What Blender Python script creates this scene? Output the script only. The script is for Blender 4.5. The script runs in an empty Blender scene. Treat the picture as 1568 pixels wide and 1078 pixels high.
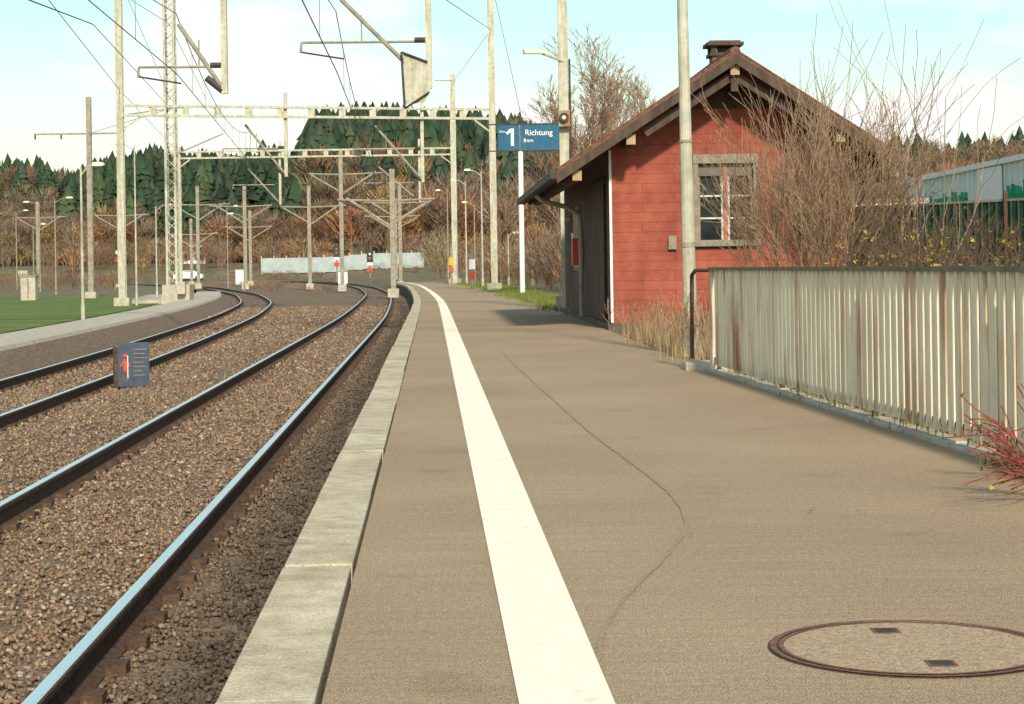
import bpy, math, numpy as np, random
from mathutils import Vector, Matrix
R = np.random.default_rng(7); random.seed(7)
scene = bpy.context.scene
scene.view_settings.view_transform='Standard'; scene.view_settings.look='None'
scene.view_settings.exposure=0

# ------------------------------------------------------------------ materials
def mat(name, c1, c2=None, scale=8, rough=.85, bump=0, bscale=None, metal=0, detail=3, c3=None, stretch=None, spec=.3):
    m=bpy.data.materials.new(name); m.use_nodes=True
    n=m.node_tree.nodes; l=m.node_tree.links; b=n['Principled BSDF']
    b.inputs['Roughness'].default_value=rough; b.inputs['Metallic'].default_value=metal
    b.inputs['Specular IOR Level'].default_value=spec
    if c2 is None: c2=tuple(x*.8 for x in c1)
    tc=n.new('ShaderNodeTexCoord'); mp=n.new('ShaderNodeMapping'); l.new(tc.outputs['Object'],mp.inputs['Vector'])
    if stretch: mp.inputs['Scale'].default_value=stretch
    nz=n.new('ShaderNodeTexNoise'); nz.inputs['Scale'].default_value=scale; nz.inputs['Detail'].default_value=detail
    nz.inputs['Roughness'].default_value=.65
    l.new(mp.outputs['Vector'],nz.inputs['Vector'])
    r=n.new('ShaderNodeValToRGB'); r.color_ramp.elements[0].position=.36; r.color_ramp.elements[1].position=.64
    r.color_ramp.elements[0].color=(*c1,1); r.color_ramp.elements[1].color=(*c2,1)
    if c3:
        e=r.color_ramp.elements.new(.5); e.color=(*c3,1)
    l.new(nz.outputs['Fac'],r.inputs['Fac']); l.new(r.outputs['Color'],b.inputs['Base Color'])
    if bump:
        n2=n.new('ShaderNodeTexNoise'); n2.inputs['Scale'].default_value=bscale or scale*4; n2.inputs['Detail'].default_value=2
        l.new(tc.outputs['Object'],n2.inputs['Vector'])
        bp=n.new('ShaderNodeBump'); bp.inputs['Strength'].default_value=bump; bp.inputs['Distance'].default_value=.02
        l.new(n2.outputs['Fac'],bp.inputs['Height']); l.new(bp.outputs['Normal'],b.inputs['Normal'])
    return m
def mix_mul(m, col_node_out, fac=1.0, mode='MULTIPLY'):
    n=m.node_tree.nodes; l=m.node_tree.links; b=n['Principled BSDF']
    src=b.inputs['Base Color'].links[0].from_socket
    x=n.new('ShaderNodeMix'); x.data_type='RGBA'; x.blend_type=mode; x.inputs[0].default_value=fac
    l.new(src,x.inputs[6]); l.new(col_node_out,x.inputs[7]); l.new(x.outputs[2],b.inputs['Base Color'])
def add_noise_mul(m, scale, lo, hi, stretch=(1,1,1), p0=.35,p1=.65, detail=2):
    n=m.node_tree.nodes; l=m.node_tree.links
    tc=n.new('ShaderNodeTexCoord'); mp=n.new('ShaderNodeMapping'); mp.inputs['Scale'].default_value=stretch
    nz=n.new('ShaderNodeTexNoise'); nz.inputs['Scale'].default_value=scale; nz.inputs['Detail'].default_value=detail
    r=n.new('ShaderNodeValToRGB'); r.color_ramp.elements[0].position=p0; r.color_ramp.elements[1].position=p1
    r.color_ramp.elements[0].color=(*lo,1); r.color_ramp.elements[1].color=(*hi,1)
    l.new(tc.outputs['Object'],mp.inputs['Vector']); l.new(mp.outputs['Vector'],nz.inputs['Vector'])
    l.new(nz.outputs['Fac'],r.inputs['Fac']); mix_mul(m,r.outputs['Color'])
def vcol(name, rough=.9):
    m=bpy.data.materials.new(name); m.use_nodes=True; n=m.node_tree.nodes; l=m.node_tree.links
    a=n.new('ShaderNodeAttribute'); a.attribute_name='Col'; b=n['Principled BSDF']
    nz=n.new('ShaderNodeTexNoise'); nz.inputs['Scale'].default_value=23; nz.inputs['Detail'].default_value=1
    tc=n.new('ShaderNodeTexCoord'); l.new(tc.outputs['Object'],nz.inputs['Vector'])
    r=n.new('ShaderNodeMapRange'); r.inputs['To Min'].default_value=.65; r.inputs['To Max'].default_value=1.35; l.new(nz.outputs['Fac'],r.inputs['Value'])
    x=n.new('ShaderNodeVectorMath'); x.operation='SCALE'; l.new(a.outputs['Color'],x.inputs[0]); l.new(r.outputs[0],x.inputs['Scale'])
    l.new(x.outputs[0],b.inputs['Base Color'])
    b.inputs['Roughness'].default_value=rough; b.inputs['Specular IOR Level'].default_value=.1
    return m

asph=mat('asphalt',(.345,.252,.165),(.455,.338,.226),scale=42,bump=.4,bscale=150)
add_noise_mul(asph,.5,(.87,.86,.85),(1.06,1.06,1.06),p0=.3,p1=.7,detail=4)
add_noise_mul(asph,3.2,(.92,.92,.91),(1.04,1.04,1.04),stretch=(.5,8,1))
add_noise_mul(asph,170,(.50,.49,.48),(1.36,1.36,1.34),p0=.36,p1=.64)
add_noise_mul(asph,1.7,(.88,.87,.86),(1,1,1),p0=.30,p1=.38,detail=5)
shadow_line=mat('asphalt_painted_shadow',(.29,.215,.145),(.37,.28,.19),scale=60)  # darker asphalt tone that paints in the cast shadow of a wire
add_noise_mul(shadow_line,150,(.6,.6,.6),(1.2,1.2,1.2))
cope=mat('coping_concrete',(.47,.40,.29),(.65,.57,.43),scale=7,bump=.3,bscale=60)
add_noise_mul(cope,120,(.72,.71,.69),(1.1,1.1,1.1))
add_noise_mul(cope,1.1,(.8,.78,.74),(1.05,1.05,1.05))
conc=mat('concrete',(.36,.32,.25),(.50,.45,.36),scale=5,bump=.2)
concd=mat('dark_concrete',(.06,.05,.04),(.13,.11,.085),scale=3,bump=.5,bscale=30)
white=mat('line_paint',(.90,.83,.67),(.95,.89,.74),scale=14,rough=.7,bump=.15,bscale=120)
add_noise_mul(white,9,(.88,.84,.78),(1,1,1),p0=.27,p1=.40,detail=4)
add_noise_mul(white,160,(.85,.84,.82),(1,1,1),p0=.3,p1=.5)
railtop=mat('rail_polished',(.62,.76,.78),(.76,.87,.88),scale=30,rough=.3,metal=.8,spec=.5,stretch=(40,1,1))
rust=mat('rail_rust',(.055,.032,.022),(.12,.07,.045),scale=20,bump=.3)
wood=mat('sleeper_wood',(.06,.042,.03),(.13,.09,.062),scale=10,bump=.5)
ballm=mat('ballast_bed',(.10,.07,.045),(.27,.19,.13),scale=26,bump=1,bscale=30,c3=(.18,.125,.085))
add_noise_mul(ballm,.6,(.8,.78,.76),(1.1,1.08,1.05))
galv=mat('galvanised_steel',(.42,.41,.33),(.56,.54,.44),scale=6,rough=.65,metal=.1)
add_noise_mul(galv,3,(.8,.76,.7),(1,1,1),stretch=(3,3,.4))
galvd=mat('weathered_steel',(.22,.19,.15),(.34,.30,.24),scale=4,rough=.7)
dark=mat('dark_metal',(.03,.028,.025),(.06,.05,.045),rough=.6)
wirem=mat('wire',(.05,.05,.05),(.08,.07,.07),rough=.6)
fencem=mat('fence_paint',(.66,.56,.40),(.78,.68,.51),scale=5,rough=.65,bump=.05,stretch=(1,1,.3))
add_noise_mul(fencem,5,(.50,.27,.16),(1,1,1),stretch=(1,1,.1),p0=.33,p1=.46,detail=5)
railgreen=mat('fence_rail',(.09,.10,.06),(.20,.18,.11),scale=8,rough=.7)
blue=mat('sign_blue',(.012,.085,.17),(.018,.11,.21),rough=.4)
signw=mat('sign_white',(.8,.8,.78),(.75,.75,.72),rough=.5)
redp=mat('red_paint',(.45,.05,.03),(.55,.08,.05),rough=.5)
orange=mat('orange_lamp',(.40,.17,.06),(.30,.12,.04),rough=.5)
lampg=mat('lamp_housing',(.62,.58,.46),(.7,.66,.54),rough=.5)
roofm=mat('roof_tiles',(.12,.055,.035),(.20,.10,.065),scale=9,bump=.6,bscale=20)
roofw=mat('roof_timber',(.055,.038,.028),(.10,.07,.05),scale=6,stretch=(1,1,.3))
purl=mat('timber_end',(.34,.24,.14),(.44,.32,.19),scale=9)
woodd=mat('door_timber',(.06,.04,.03),(.12,.08,.06),scale=5,stretch=(1,12,.5),bump=.2)
glass=mat('window_glass',(.012,.015,.015),(.03,.036,.034),scale=1.5,rough=.2,spec=.3)
framem=mat('window_frame',(.20,.17,.13),(.29,.25,.19),scale=9)
mull=mat('window_mullion',(.40,.12,.09),(.5,.2,.16),scale=9)
greenw=mat('green_fence',(.015,.05,.032),(.035,.08,.05),scale=3)
graf=mat('graffiti_green',(.02,.28,.14),(.03,.36,.2),scale=3)
ware=mat('corrugated_wall',(.60,.66,.62),(.70,.75,.71),scale=1,stretch=(1,1,.2))
covm=mat('manhole_rust',(.13,.055,.04),(.24,.11,.08),scale=30,bump=.4)
covf=mat('manhole_fill',(.35,.255,.165),(.48,.36,.24),scale=40,bump=.4,bscale=100)
add_noise_mul(covf,150,(.65,.65,.65),(1.2,1.2,1.2))
folm=vcol('foliage'); barkm=vcol('bark'); stonem=vcol('ballast_stone')

def wallmat():
    m=mat('red_masonry',(.30,.075,.050),(.39,.11,.072),scale=3.5,bump=0,rough=.85)
    n=m.node_tree.nodes; l=m.node_tree.links
    tc=n.new('ShaderNodeTexCoord'); sp=n.new('ShaderNodeSeparateXYZ'); cb=n.new('ShaderNodeCombineXYZ'); ad=n.new('ShaderNodeMath'); ad.operation='ADD'
    l.new(tc.outputs['Object'],sp.inputs[0]); l.new(sp.outputs[0],ad.inputs[0]); l.new(sp.outputs[1],ad.inputs[1])
    l.new(ad.outputs[0],cb.inputs[0]); l.new(sp.outputs[2],cb.inputs[1])
    br=n.new('ShaderNodeTexBrick'); br.inputs['Scale'].default_value=1; br.inputs['Brick Width'].default_value=1.1; br.inputs['Row Height'].default_value=.165
    br.inputs['Mortar Size'].default_value=.008; br.inputs['Mortar Smooth'].default_value=.5
    br.inputs['Color1'].default_value=(1,1,1,1); br.inputs['Color2'].default_value=(.94,.93,.93,1); br.inputs['Mortar'].default_value=(.72,.68,.68,1)
    l.new(cb.outputs[0],br.inputs['Vector']); mix_mul(m,br.outputs['Color'])
    bp=n.new('ShaderNodeBump'); bp.inputs['Strength'].default_value=.3; bp.inputs['Distance'].default_value=.012; bp.invert=True
    l.new(br.outputs['Fac'],bp.inputs['Height']); l.new(bp.outputs['Normal'],n['Principled BSDF'].inputs['Normal'])
    add_noise_mul(m,40,(.85,.83,.82),(1.08,1.06,1.05)); add_noise_mul(m,1.2,(.78,.76,.76),(1.05,1.05,1.05),stretch=(1,1,.4))
    return m
wallm=wallmat()

# ------------------------------------------------------------------ mesh helpers
def link(o,parent=None):
    scene.collection.objects.link(o)
    if parent: o.parent=parent
    return o
def empty(name,loc=(0,0,0),rz=0):
    e=bpy.data.objects.new(name,None); e.location=loc; e.rotation_euler=(0,0,rz); e.empty_display_size=.3
    return link(e)
class MB:
    def __init__(s): s.v=[];s.f=[];s.m=[];s.mats=[];s._b=None
    def mi(s,m):
        if m not in s.mats: s.mats.append(m)
        return s.mats.index(m)
    def add(s,vs,fs,m):
        o=len(s.v); s.v+= [tuple(v) for v in vs]; s.f+=[tuple(i+o for i in f) for f in fs]; s.m+=[s.mi(m)]*len(fs)
    def box(s,c,sz,m,rz=0):
        c=Vector(c); M=Matrix.Rotation(rz,3,'Z'); vs=[]
        for x in(-.5,.5):
            for y in(-.5,.5):
                for z in(-.5,.5): vs.append(c+M@Vector((x*sz[0],y*sz[1],z*sz[2])))
        s.add(vs,[(0,1,3,2),(4,6,7,5),(0,4,5,1),(2,3,7,6),(0,2,6,4),(1,5,7,3)],m)
    def bx(s,x0,x1,y0,y1,z0,z1,m): s.box(((x0+x1)/2,(y0+y1)/2,(z0+z1)/2),(x1-x0,y1-y0,z1-z0),m)
    def beam(s,p,q,w,h,m):
        p=Vector(p);q=Vector(q);d=(q-p).normalized(); up=Vector((0,0,1))
        if abs(d.z)>.95: up=Vector((0,1,0))
        a=d.cross(up).normalized(); b=a.cross(d).normalized(); vs=[]
        for e in(p,q):
            for i,j in((-1,-1),(1,-1),(1,1),(-1,1)): vs.append(e+a*i*w/2+b*j*h/2)
        s.add(vs,[(3,2,1,0),(4,5,6,7),(0,1,5,4),(1,2,6,5),(2,3,7,6),(3,0,4,7)],m)
    def cyl(s,p,q,r1,m,r2=None,n=10):
        if r2 is None:r2=r1
        p=Vector(p);q=Vector(q);d=(q-p).normalized(); up=Vector((0,0,1))
        if abs(d.z)>.95: up=Vector((0,1,0))
        a=d.cross(up).normalized(); b=a.cross(d).normalized(); vs=[]
        for e,r in((p,r1),(q,r2)):
            for i in range(n):
                t=2*math.pi*i/n; vs.append(e+a*math.cos(t)*r+b*math.sin(t)*r)
        fs=[(i,(i+1)%n,n+(i+1)%n,n+i) for i in range(n)]+[tuple(range(n))[::-1],tuple(range(n,2*n))]
        s.add(vs,fs,m)
    def tube(s,pts,r,m,n=6):
        for a,b in zip(pts[:-1],pts[1:]): s.cyl(a,b,r,m,n=n)
    def done(s,name,parent=None,smooth=False,bevel=0):
        me=bpy.data.meshes.new(name); me.from_pydata(s.v,[],s.f)
        for m in s.mats: me.materials.append(m)
        me.polygons.foreach_set('material_index',s.m); me.update()
        o=link(bpy.data.objects.new(name,me),parent)
        if smooth: me.polygons.foreach_set('use_smooth',[True]*len(me.polygons))
        if bevel:
            b=o.modifiers.new('b','BEVEL'); b.width=bevel; b.segments=2; b.limit_method='ANGLE'
        return o
def trimesh(name,V,F,m,cols=None,parent=None,smooth=False):
    V=np.asarray(V,dtype=np.float32);F=np.asarray(F,dtype=np.int32)
    me=bpy.data.meshes.new(name); me.vertices.add(len(V)); me.vertices.foreach_set('co',V.ravel())
    k=F.shape[1]
    me.loops.add(len(F)*k); me.loops.foreach_set('vertex_index',F.ravel())
    me.polygons.add(len(F)); me.polygons.foreach_set('loop_start',np.arange(0,len(F)*k,k,dtype=np.int32))
    me.polygons.foreach_set('loop_total',np.full(len(F),k,dtype=np.int32))
    if smooth: me.polygons.foreach_set('use_smooth',np.ones(len(F),dtype=bool))
    me.materials.append(m); me.update(calc_edges=True)
    if cols is not None:
        a=me.color_attributes.new('Col','FLOAT_COLOR','POINT')
        c=np.ones((len(V),4),dtype=np.float32); c[:,:3]=cols; a.data.foreach_set('color',c.ravel())
    return link(bpy.data.objects.new(name,me),parent)

# ------------------------------------------------------------------ alignments
YY=np.arange(-20,330,1.0)
def smooth(tab,w=13):
    t=np.array(tab); y=np.interp(YY,t[:,0],t[:,1])
    pad=30; s0=y[1]-y[0]; s1=y[-1]-y[-2]
    y=np.concatenate([y[0]+s0*np.arange(-pad,0),y,y[-1]+s1*np.arange(1,pad+1)])
    for _ in range(3): y=np.convolve(y,np.ones(w)/w,'same')
    return y[pad:-pad]
Earr=smooth([(-20,.283),(50,-2.66),(64,-3.27),(90,-4.75),(121,-6.7),(161,-10.4),(200,-15.2),(234,-20.8),(276,-31),(330,-49)])
Carr=smooth([(-20,-4.7),(0,-5.6),(21,-6.5),(42.6,-7.85),(69,-9.9),(96,-12.75),(130,-18),(187,-29.5),(230,-42),(270,-56),(330,-82)])
def Ef(y): return np.interp(y,YY,Earr)
def Cf(y): return np.interp(y,YY,Carr)
def slope(f,y): return (f(y+1.5)-f(y-1.5))/3
def off(f,y,o):
    s=slope(f,y); k=1/math.sqrt(1+s*s); return (float(f(y))+o*k, y-o*s*k)
E=Ef; C1=lambda y: Ef(y)-1.72; C2=Cf
def ysamp(y0,y1): 
    out=[y0]; y=y0
    while y<y1: y+= 1 if y<70 else 2.5; out.append(min(y,y1))
    return out
def ribbon(mb,f,o1,o2,z,y0,y1,m,z2=None):
    ys=ysamp(y0,y1); vs=[]; z2=z if z2 is None else z2
    for y in ys:
        a=off(f,y,o1); b=off(f,y,o2); vs+=[(a[0],a[1],z),(b[0],b[1],z2)]
    mb.add(vs,[(2*i,2*i+1,2*i+3,2*i+2) for i in range(len(ys)-1)],m)

# ------------------------------------------------------------------ terrain
def ss(x,a,b):
    t=np.clip((x-a)/(b-a),0,1); return t*t*(3-2*t)
def hills(x,y):
    a=x/np.maximum(y,1)
    h1=18.5*ss(a,-.130,-.098)*(1-.6*ss(a,-.015,.05))*ss(y,305,400)*(1+.05*np.sin(a*60)+.02*np.sin(a*170))
    h4=12*ss(a,-.27,-.2)*(1-ss(a,-.11,-.09))*ss(y,330,430)
    h2=(23+2*np.sin(a*37+1)+1.5*np.sin(a*90))*ss(y,440,620)*(1-ss(a,-.1,-.05))
    h3=(22+2*np.sin(a*41)+7*ss(a,.2,.3))*ss(y,420,600)*ss(a,.05,.12)
    return np.maximum(np.maximum(np.maximum(h1,h2),h3),h4)+2.6*ss(y,276,315)+.006*np.maximum(y-310,0)
def terr(x,y):
    e=Ef(np.clip(y,-20,329)); c=Cf(np.clip(y,-20,329))
    z=np.full_like(x,-.92,dtype=float)
    sr=ss(x,e+.5,e+1.6); z=z*(1-sr)+(-.035)*sr
    sl=1-ss(x,c-4.2,c-2.9); z=z*(1-sl)+(-.37)*sl
    far=ss(y,262,285); z=z*(1-far)+(-.3)*far
    z+=ss(x,e+6,e+16)*.5*ss(y,60,110)
    return z+hills(x,y)
def axis(core0,core1,step,lo,hi,g=1.13):
    c=list(np.arange(core0,core1+1e-6,step)); s=step; v=core1
    while v<hi: s*=g; v+=s; c.append(v)
    s=step; v=core0
    while v>lo: s*=g; v-=s; c.insert(0,v)
    return np.array(c)
gx=axis(-34,30,.5,-2600,2600); gy=axis(-12,320,2,-60,4000,1.06)
GX,GY=np.meshgrid(gx,gy); GZ=terr(GX,GY)
nx,ny=len(gx),len(gy); idx=np.arange(nx*ny).reshape(ny,nx)
F=np.stack([idx[:-1,:-1],idx[:-1,1:],idx[1:,1:],idx[1:,:-1]],-1).reshape(-1,4)
ground=mat('ground_soil',(.11,.085,.05),(.23,.165,.105),scale=.6,bump=.6,bscale=6,c3=(.15,.13,.065))
add_noise_mul(ground,9,(.7,.7,.7),(1.2,1.2,1.2))
trimesh('ground',np.stack([GX,GY,GZ],-1).reshape(-1,3),F,ground)
fm=mat('field_grass',(.085,.14,.03),(.14,.20,.045),scale=2,bump=.6,bscale=20)
add_noise_mul(fm,.25,(.8,.85,.8),(1.15,1.1,1.0)); add_noise_mul(fm,14,(.7,.75,.7),(1.2,1.2,1.2))
add_noise_mul(fm,.5,(.85,.7,.6),(1.1,1.1,1.0),stretch=(.2,2.5,1))
mb=MB(); vs=[];ys=ysamp(30,118)
for y in ys: vs+=[(-75-.3*y,y,-.355),(Cf(y)-4.4,y,-.355)]
mb.add(vs,[(2*i,2*i+1,2*i+3,2*i+2) for i in range(len(ys)-1)],fm); mb.done('field')

# ------------------------------------------------------------------ platform
def Rb(y):
    return float(np.interp(y,[-10,19.4,22.5,31.8,44.5,60,88,112,136,150],[3.97,2.0,1.93,1.62,1.2,.35,-.95,-2.4,-4.6,-6.2]))
mb=MB(); ys=ysamp(-8,148); vs=[]; 
for y in ys:
    a=off(E,y,.262); vs+=[(a[0],a[1],0),(max(Rb(y),a[0]+.4),y,0)]
mb.add(vs,[(2*i,2*i+1,2*i+3,2*i+2) for i in range(len(ys)-1)],asph)
vs=[]
for y in ys: vs+=[(max(Rb(y),E(y)+.66),y,0),(max(Rb(y),E(y)+.66),y,-.3)]
mb.add(vs,[(2*i,2*i+1,2*i+3,2*i+2) for i in range(len(ys)-1)],conc)
vs=[]
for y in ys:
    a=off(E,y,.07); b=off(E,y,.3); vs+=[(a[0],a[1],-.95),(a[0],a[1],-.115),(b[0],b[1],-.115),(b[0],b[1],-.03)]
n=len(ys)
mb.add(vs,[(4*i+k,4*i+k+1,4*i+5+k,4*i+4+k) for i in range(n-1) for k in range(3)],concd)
P=[(-.15,25),(.0,21.5),(.25,17),(.5,12.5),(.72,9.6),(.77,8.6),(.70,7.7),(.50,6.9),(.28,6.1),(.2,5.2)]  # course of the painted wire shadow, a thin ribbon across the platform
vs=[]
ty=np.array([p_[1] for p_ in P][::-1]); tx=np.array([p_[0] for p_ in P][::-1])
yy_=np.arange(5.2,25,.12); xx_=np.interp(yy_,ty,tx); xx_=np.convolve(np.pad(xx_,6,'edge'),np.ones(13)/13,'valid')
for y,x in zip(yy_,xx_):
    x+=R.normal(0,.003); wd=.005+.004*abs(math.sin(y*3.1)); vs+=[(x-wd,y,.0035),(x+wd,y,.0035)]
mb.add(vs,[(2*i,2*i+1,2*i+3,2*i+2) for i in range(len(vs)//2-1)],shadow_line)
mb.done('platform')
mb=MB(); y=-6.15
while y<147:
    L=2.2 if y<60 else 4.4
    j=random.uniform(-.007,.007); dz=random.uniform(-.004,.004); vs=[]; ns=4
    for q in range(ns+1):
        yy=y+.007+(L-.014)*q/ns
        for o_,zz in((j,-.12),(j,.010+dz),(.25+j,.010+dz),(.25+j,-.12)):
            a=off(E,yy,o_); vs.append((a[0],a[1],zz))
    fs=[(4*q+k,4*q+k+1,4*q+5+k,4*q+4+k) for q in range(ns) for k in range(3)]+[(0,3,2,1),(4*ns,4*ns+1,4*ns+2,4*ns+3)]
    mb.add(vs,fs,cope); y+=L
mb.done('platform_kerb',bevel=.004)
mb=MB(); ribbon(mb,E,.76,1.0,.005,-6,146,white); mb.done('platform_marking')
mb=MB(); ribbon(mb,C2,-3.3,-1.85,-.2,-8,122,conc)
oldf=mat('track_shoulder',(.12,.08,.052),(.25,.175,.12),scale=12,bump=.8,bscale=25)
ribbon(mb,C2,-1.85,-1.80,-.2,-8,122,conc,z2=-.27)
ribbon(mb,C2,-1.80,-1.15,-.27,-8,122,oldf,z2=-.72)
ribbon(mb,C2,-3.3,-3.32,-.2,-8,122,conc,z2=-.6)
a=off(C2,100,-4.5); mb.box((a[0],a[1],-.45),(3.2,22,.494),conc,rz=.13)
mb.done('platform')

# manhole
mb=MB(); c=(1.12,5.43); N=64
def ring(r0,r1,z,m):
    vs=[]
    for i in range(N):
        t=2*math.pi*i/N; vs+=[(c[0]+r0*math.cos(t),c[1]+r0*math.sin(t),z),(c[0]+r1*math.cos(t),c[1]+r1*math.sin(t),z)]
    mb.add(vs,[(2*i,2*i+1,(2*i+3)%(2*N),(2*i+2)%(2*N)) for i in range(N)],m)
ring(.384,.402,.006,covm); ring(.402,.407,.003,dark); ring(.376,.384,.003,dark); ring(.0001,.362,.0045,covf); ring(.362,.376,.0062,covm)
for t in(-1,1):
    yy=c[1]+t*.235; xx=c[0]-t*.03
    mb.bx(xx-.040,xx+.040,yy-.042,yy+.042,.001,.0062,covm); mb.bx(xx-.03,xx+.03,yy-.028,yy+.028,.0063,.0073,dark)
mb.done('manhole_cover')

# ------------------------------------------------------------------ tracks
prof=[(-.07,-.172),(-.07,-.160),(-.012,-.14),(-.009,-.05),(-.034,-.036),(-.036,-.010),(-.029,-.002),(-.018,0),(.018,0),(.029,-.002),(.036,-.010),(.034,-.036),(.009,-.05),(.012,-.14),(.07,-.160),(.07,-.172)]
def rail(mb,f,o,y0,y1):
    ys=ysamp(y0,y1); vs=[]; k=len(prof)
    for y in ys:
        for px,pz in prof:
            a=off(f,y,o+px); vs.append((a[0],a[1],-.5+pz))
    base=len(mb.v); mb.v+=vs
    for j in range(k-1):
        m=railtop if j in(6,7,8) else rust
        fs=[(i*k+j,i*k+j+1,(i+1)*k+j+1,(i+1)*k+j) for i in range(len(ys)-1)]
        mb.f+=[tuple(q+base for q in ff) for ff in fs]; mb.m+=[mb.mi(m)]*len(fs)
def track(f,y0,y1):
    p=empty('railway_track')
    mb=MB(); rail(mb,f,-.753,y0,y1); rail(mb,f,.753,y0,y1); mb.done('rails',p)
    mb=MB(); y=y0
    while y<min(y1,150):
        a=off(f,y,0); s=float(slope(f,y))
        mb.box((a[0],a[1],-.748+random.uniform(-.008,.003)),(2.6,.25,.14),wood,rz=math.atan(-s))
        for o in(-.753,.753):
            for d in(-.115,.115):
                b=off(f,y,o+d); mb.box((b[0],b[1],-.645),(.09,.13,.055),rust,rz=math.atan(-s))
        y+=.6
    mb.done('sleepers',p)
track(C1,-6,275); track(C2,5,262)
def bedz(x,y):
    d=Ef(y)-x
    return -.668-.07*np.exp(-((d-.05)/.28)**2)+.04*np.exp(-((x-(C1(y)+C2(y))/2)/.8)**2)
ys=np.concatenate([np.arange(-8,60,.35),np.arange(60,280,2)]); K=70; rows=[]
for y in ys:
    xr=float(E(y))+.1; xl=float(C2(y))-1.7
    x=xr+(xl-xr)*np.linspace(0,1,K)
    rows.append(np.stack([x,np.full(K,y),bedz(x,y)-.005+R.normal(0,.008,K)],-1))
V=np.array(rows).reshape(-1,3); idx=np.arange(len(V)).reshape(len(ys),K)
F=np.stack([idx[:-1,:-1],idx[:-1,1:],idx[1:,1:],idx[1:,:-1]],-1).reshape(-1,4)
trimesh('ballast_bed',V,F,ballm,smooth=True)
octa=np.array([(1,0,0),(-1,0,0),(0,1,0),(0,-1,0),(0,0,1),(0,0,-1)],float)
oF=np.array([(0,2,4),(2,1,4),(1,3,4),(3,0,4),(2,0,5),(1,2,5),(3,1,5),(0,3,5)])
def stones(y0,y1,dens,size):
    n=int(dens*(y1-y0)*11); y=R.uniform(y0,y1,n); x=R.uniform(-11.5,-.5,n)
    if y1>30: x=R.uniform(-14,-1.5,n)
    k=(x<Ef(y)-.03)&(x>Cf(y)-1.6)&(x>-.285*y-1); x=x[k];y=y[k]
    for f in(C1,C2):
        for o in(-.753,.753):
            q=np.abs(x-(f(y)+o))>.085; x=x[q];y=y[q]
    n=len(x); d=Ef(y)-x
    z=bedz(x,y)+R.uniform(-.012,.018,n)
    s=size*R.uniform(.4,1.25,n)
    ax=R.normal(size=(n,3,3)); q,_=np.linalg.qr(ax)
    T=octa[None]*R.uniform(.6,1.15,(n,6,1))*s[:,None,None]*np.array([1,.8,.7])
    T=np.einsum('nij,nkj->nki',q,T); T[:,:,2]*=.8
    T+=np.stack([x,y,z],-1)[:,None]
    F=(oF[None]+6*np.arange(n)[:,None,None]).reshape(-1,3)
    pal=np.array([(.22,.145,.095),(.27,.185,.125),(.31,.235,.17),(.15,.10,.07),(.25,.15,.105),(.37,.31,.245)])
    c=pal[R.choice(6,n,p=[.29,.27,.12,.15,.13,.04])]*R.uniform(.82,1.18,(n,1))
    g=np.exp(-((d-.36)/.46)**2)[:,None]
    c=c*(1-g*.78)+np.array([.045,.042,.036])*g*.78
    return T.reshape(-1,3),F,np.repeat(c,6,0)
VV=[];FF=[];CC=[];o=0
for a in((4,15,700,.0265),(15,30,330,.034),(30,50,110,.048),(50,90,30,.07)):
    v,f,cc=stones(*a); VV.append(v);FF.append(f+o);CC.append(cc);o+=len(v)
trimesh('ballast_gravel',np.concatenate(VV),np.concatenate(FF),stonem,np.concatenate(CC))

# ------------------------------------------------------------------ fence
def railing():
    p=empty('metal_railing'); mb=MB()
    X=lambda y: 2.03-.067*(y-19.35)
    rz=math.atan(.067); y=3.5
    while y<19.3:
        mb.box((X(y),y,.56),(.030+.0*y,.052,.96),fencem,rz=rz+random.uniform(-.03,.03)); y+=.155
    mb.done('balusters',p)
    mb=MB(); mb.beam((X(3.2),3.2,1.048),(X(19.45),19.45,1.048),.06,.03,railgreen)
    mb.beam((X(3.2)+.02,3.2,.135),(X(19.45)+.02,19.45,.135),.02,.03,rust); mb.done('rails',p)
    mb=MB()
    for y in np.arange(4,20,3.07): mb.box((X(y)+.05,y,.5),(.035,.035,1.06),rust,rz=rz)
    mb.box((X(19.42),19.42,.53),(.05,.05,1.06),fencem,rz=rz)
    x=X(19.4)
    mb.tube([(x-.02,19.5,1.03),(x-.12,19.9,1.03),(x-.13,20.2,.98),(x-.13,20.3,.1)],.022,rust)
    mb.done('posts',p)
    mb=MB(); y=3.2
    while y<19.4:
        mb.box((X(y+.5)+.04,y+.5,.0+random.uniform(-.006,.006)),(.16,.93,.06),conc,rz=rz); y+=1.0
    mb.box((X(19.9)+.03,19.95,.02),(.5,.5,.12),conc)
    mb.done('kerb_stones',p,bevel=.01)
railing()

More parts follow.
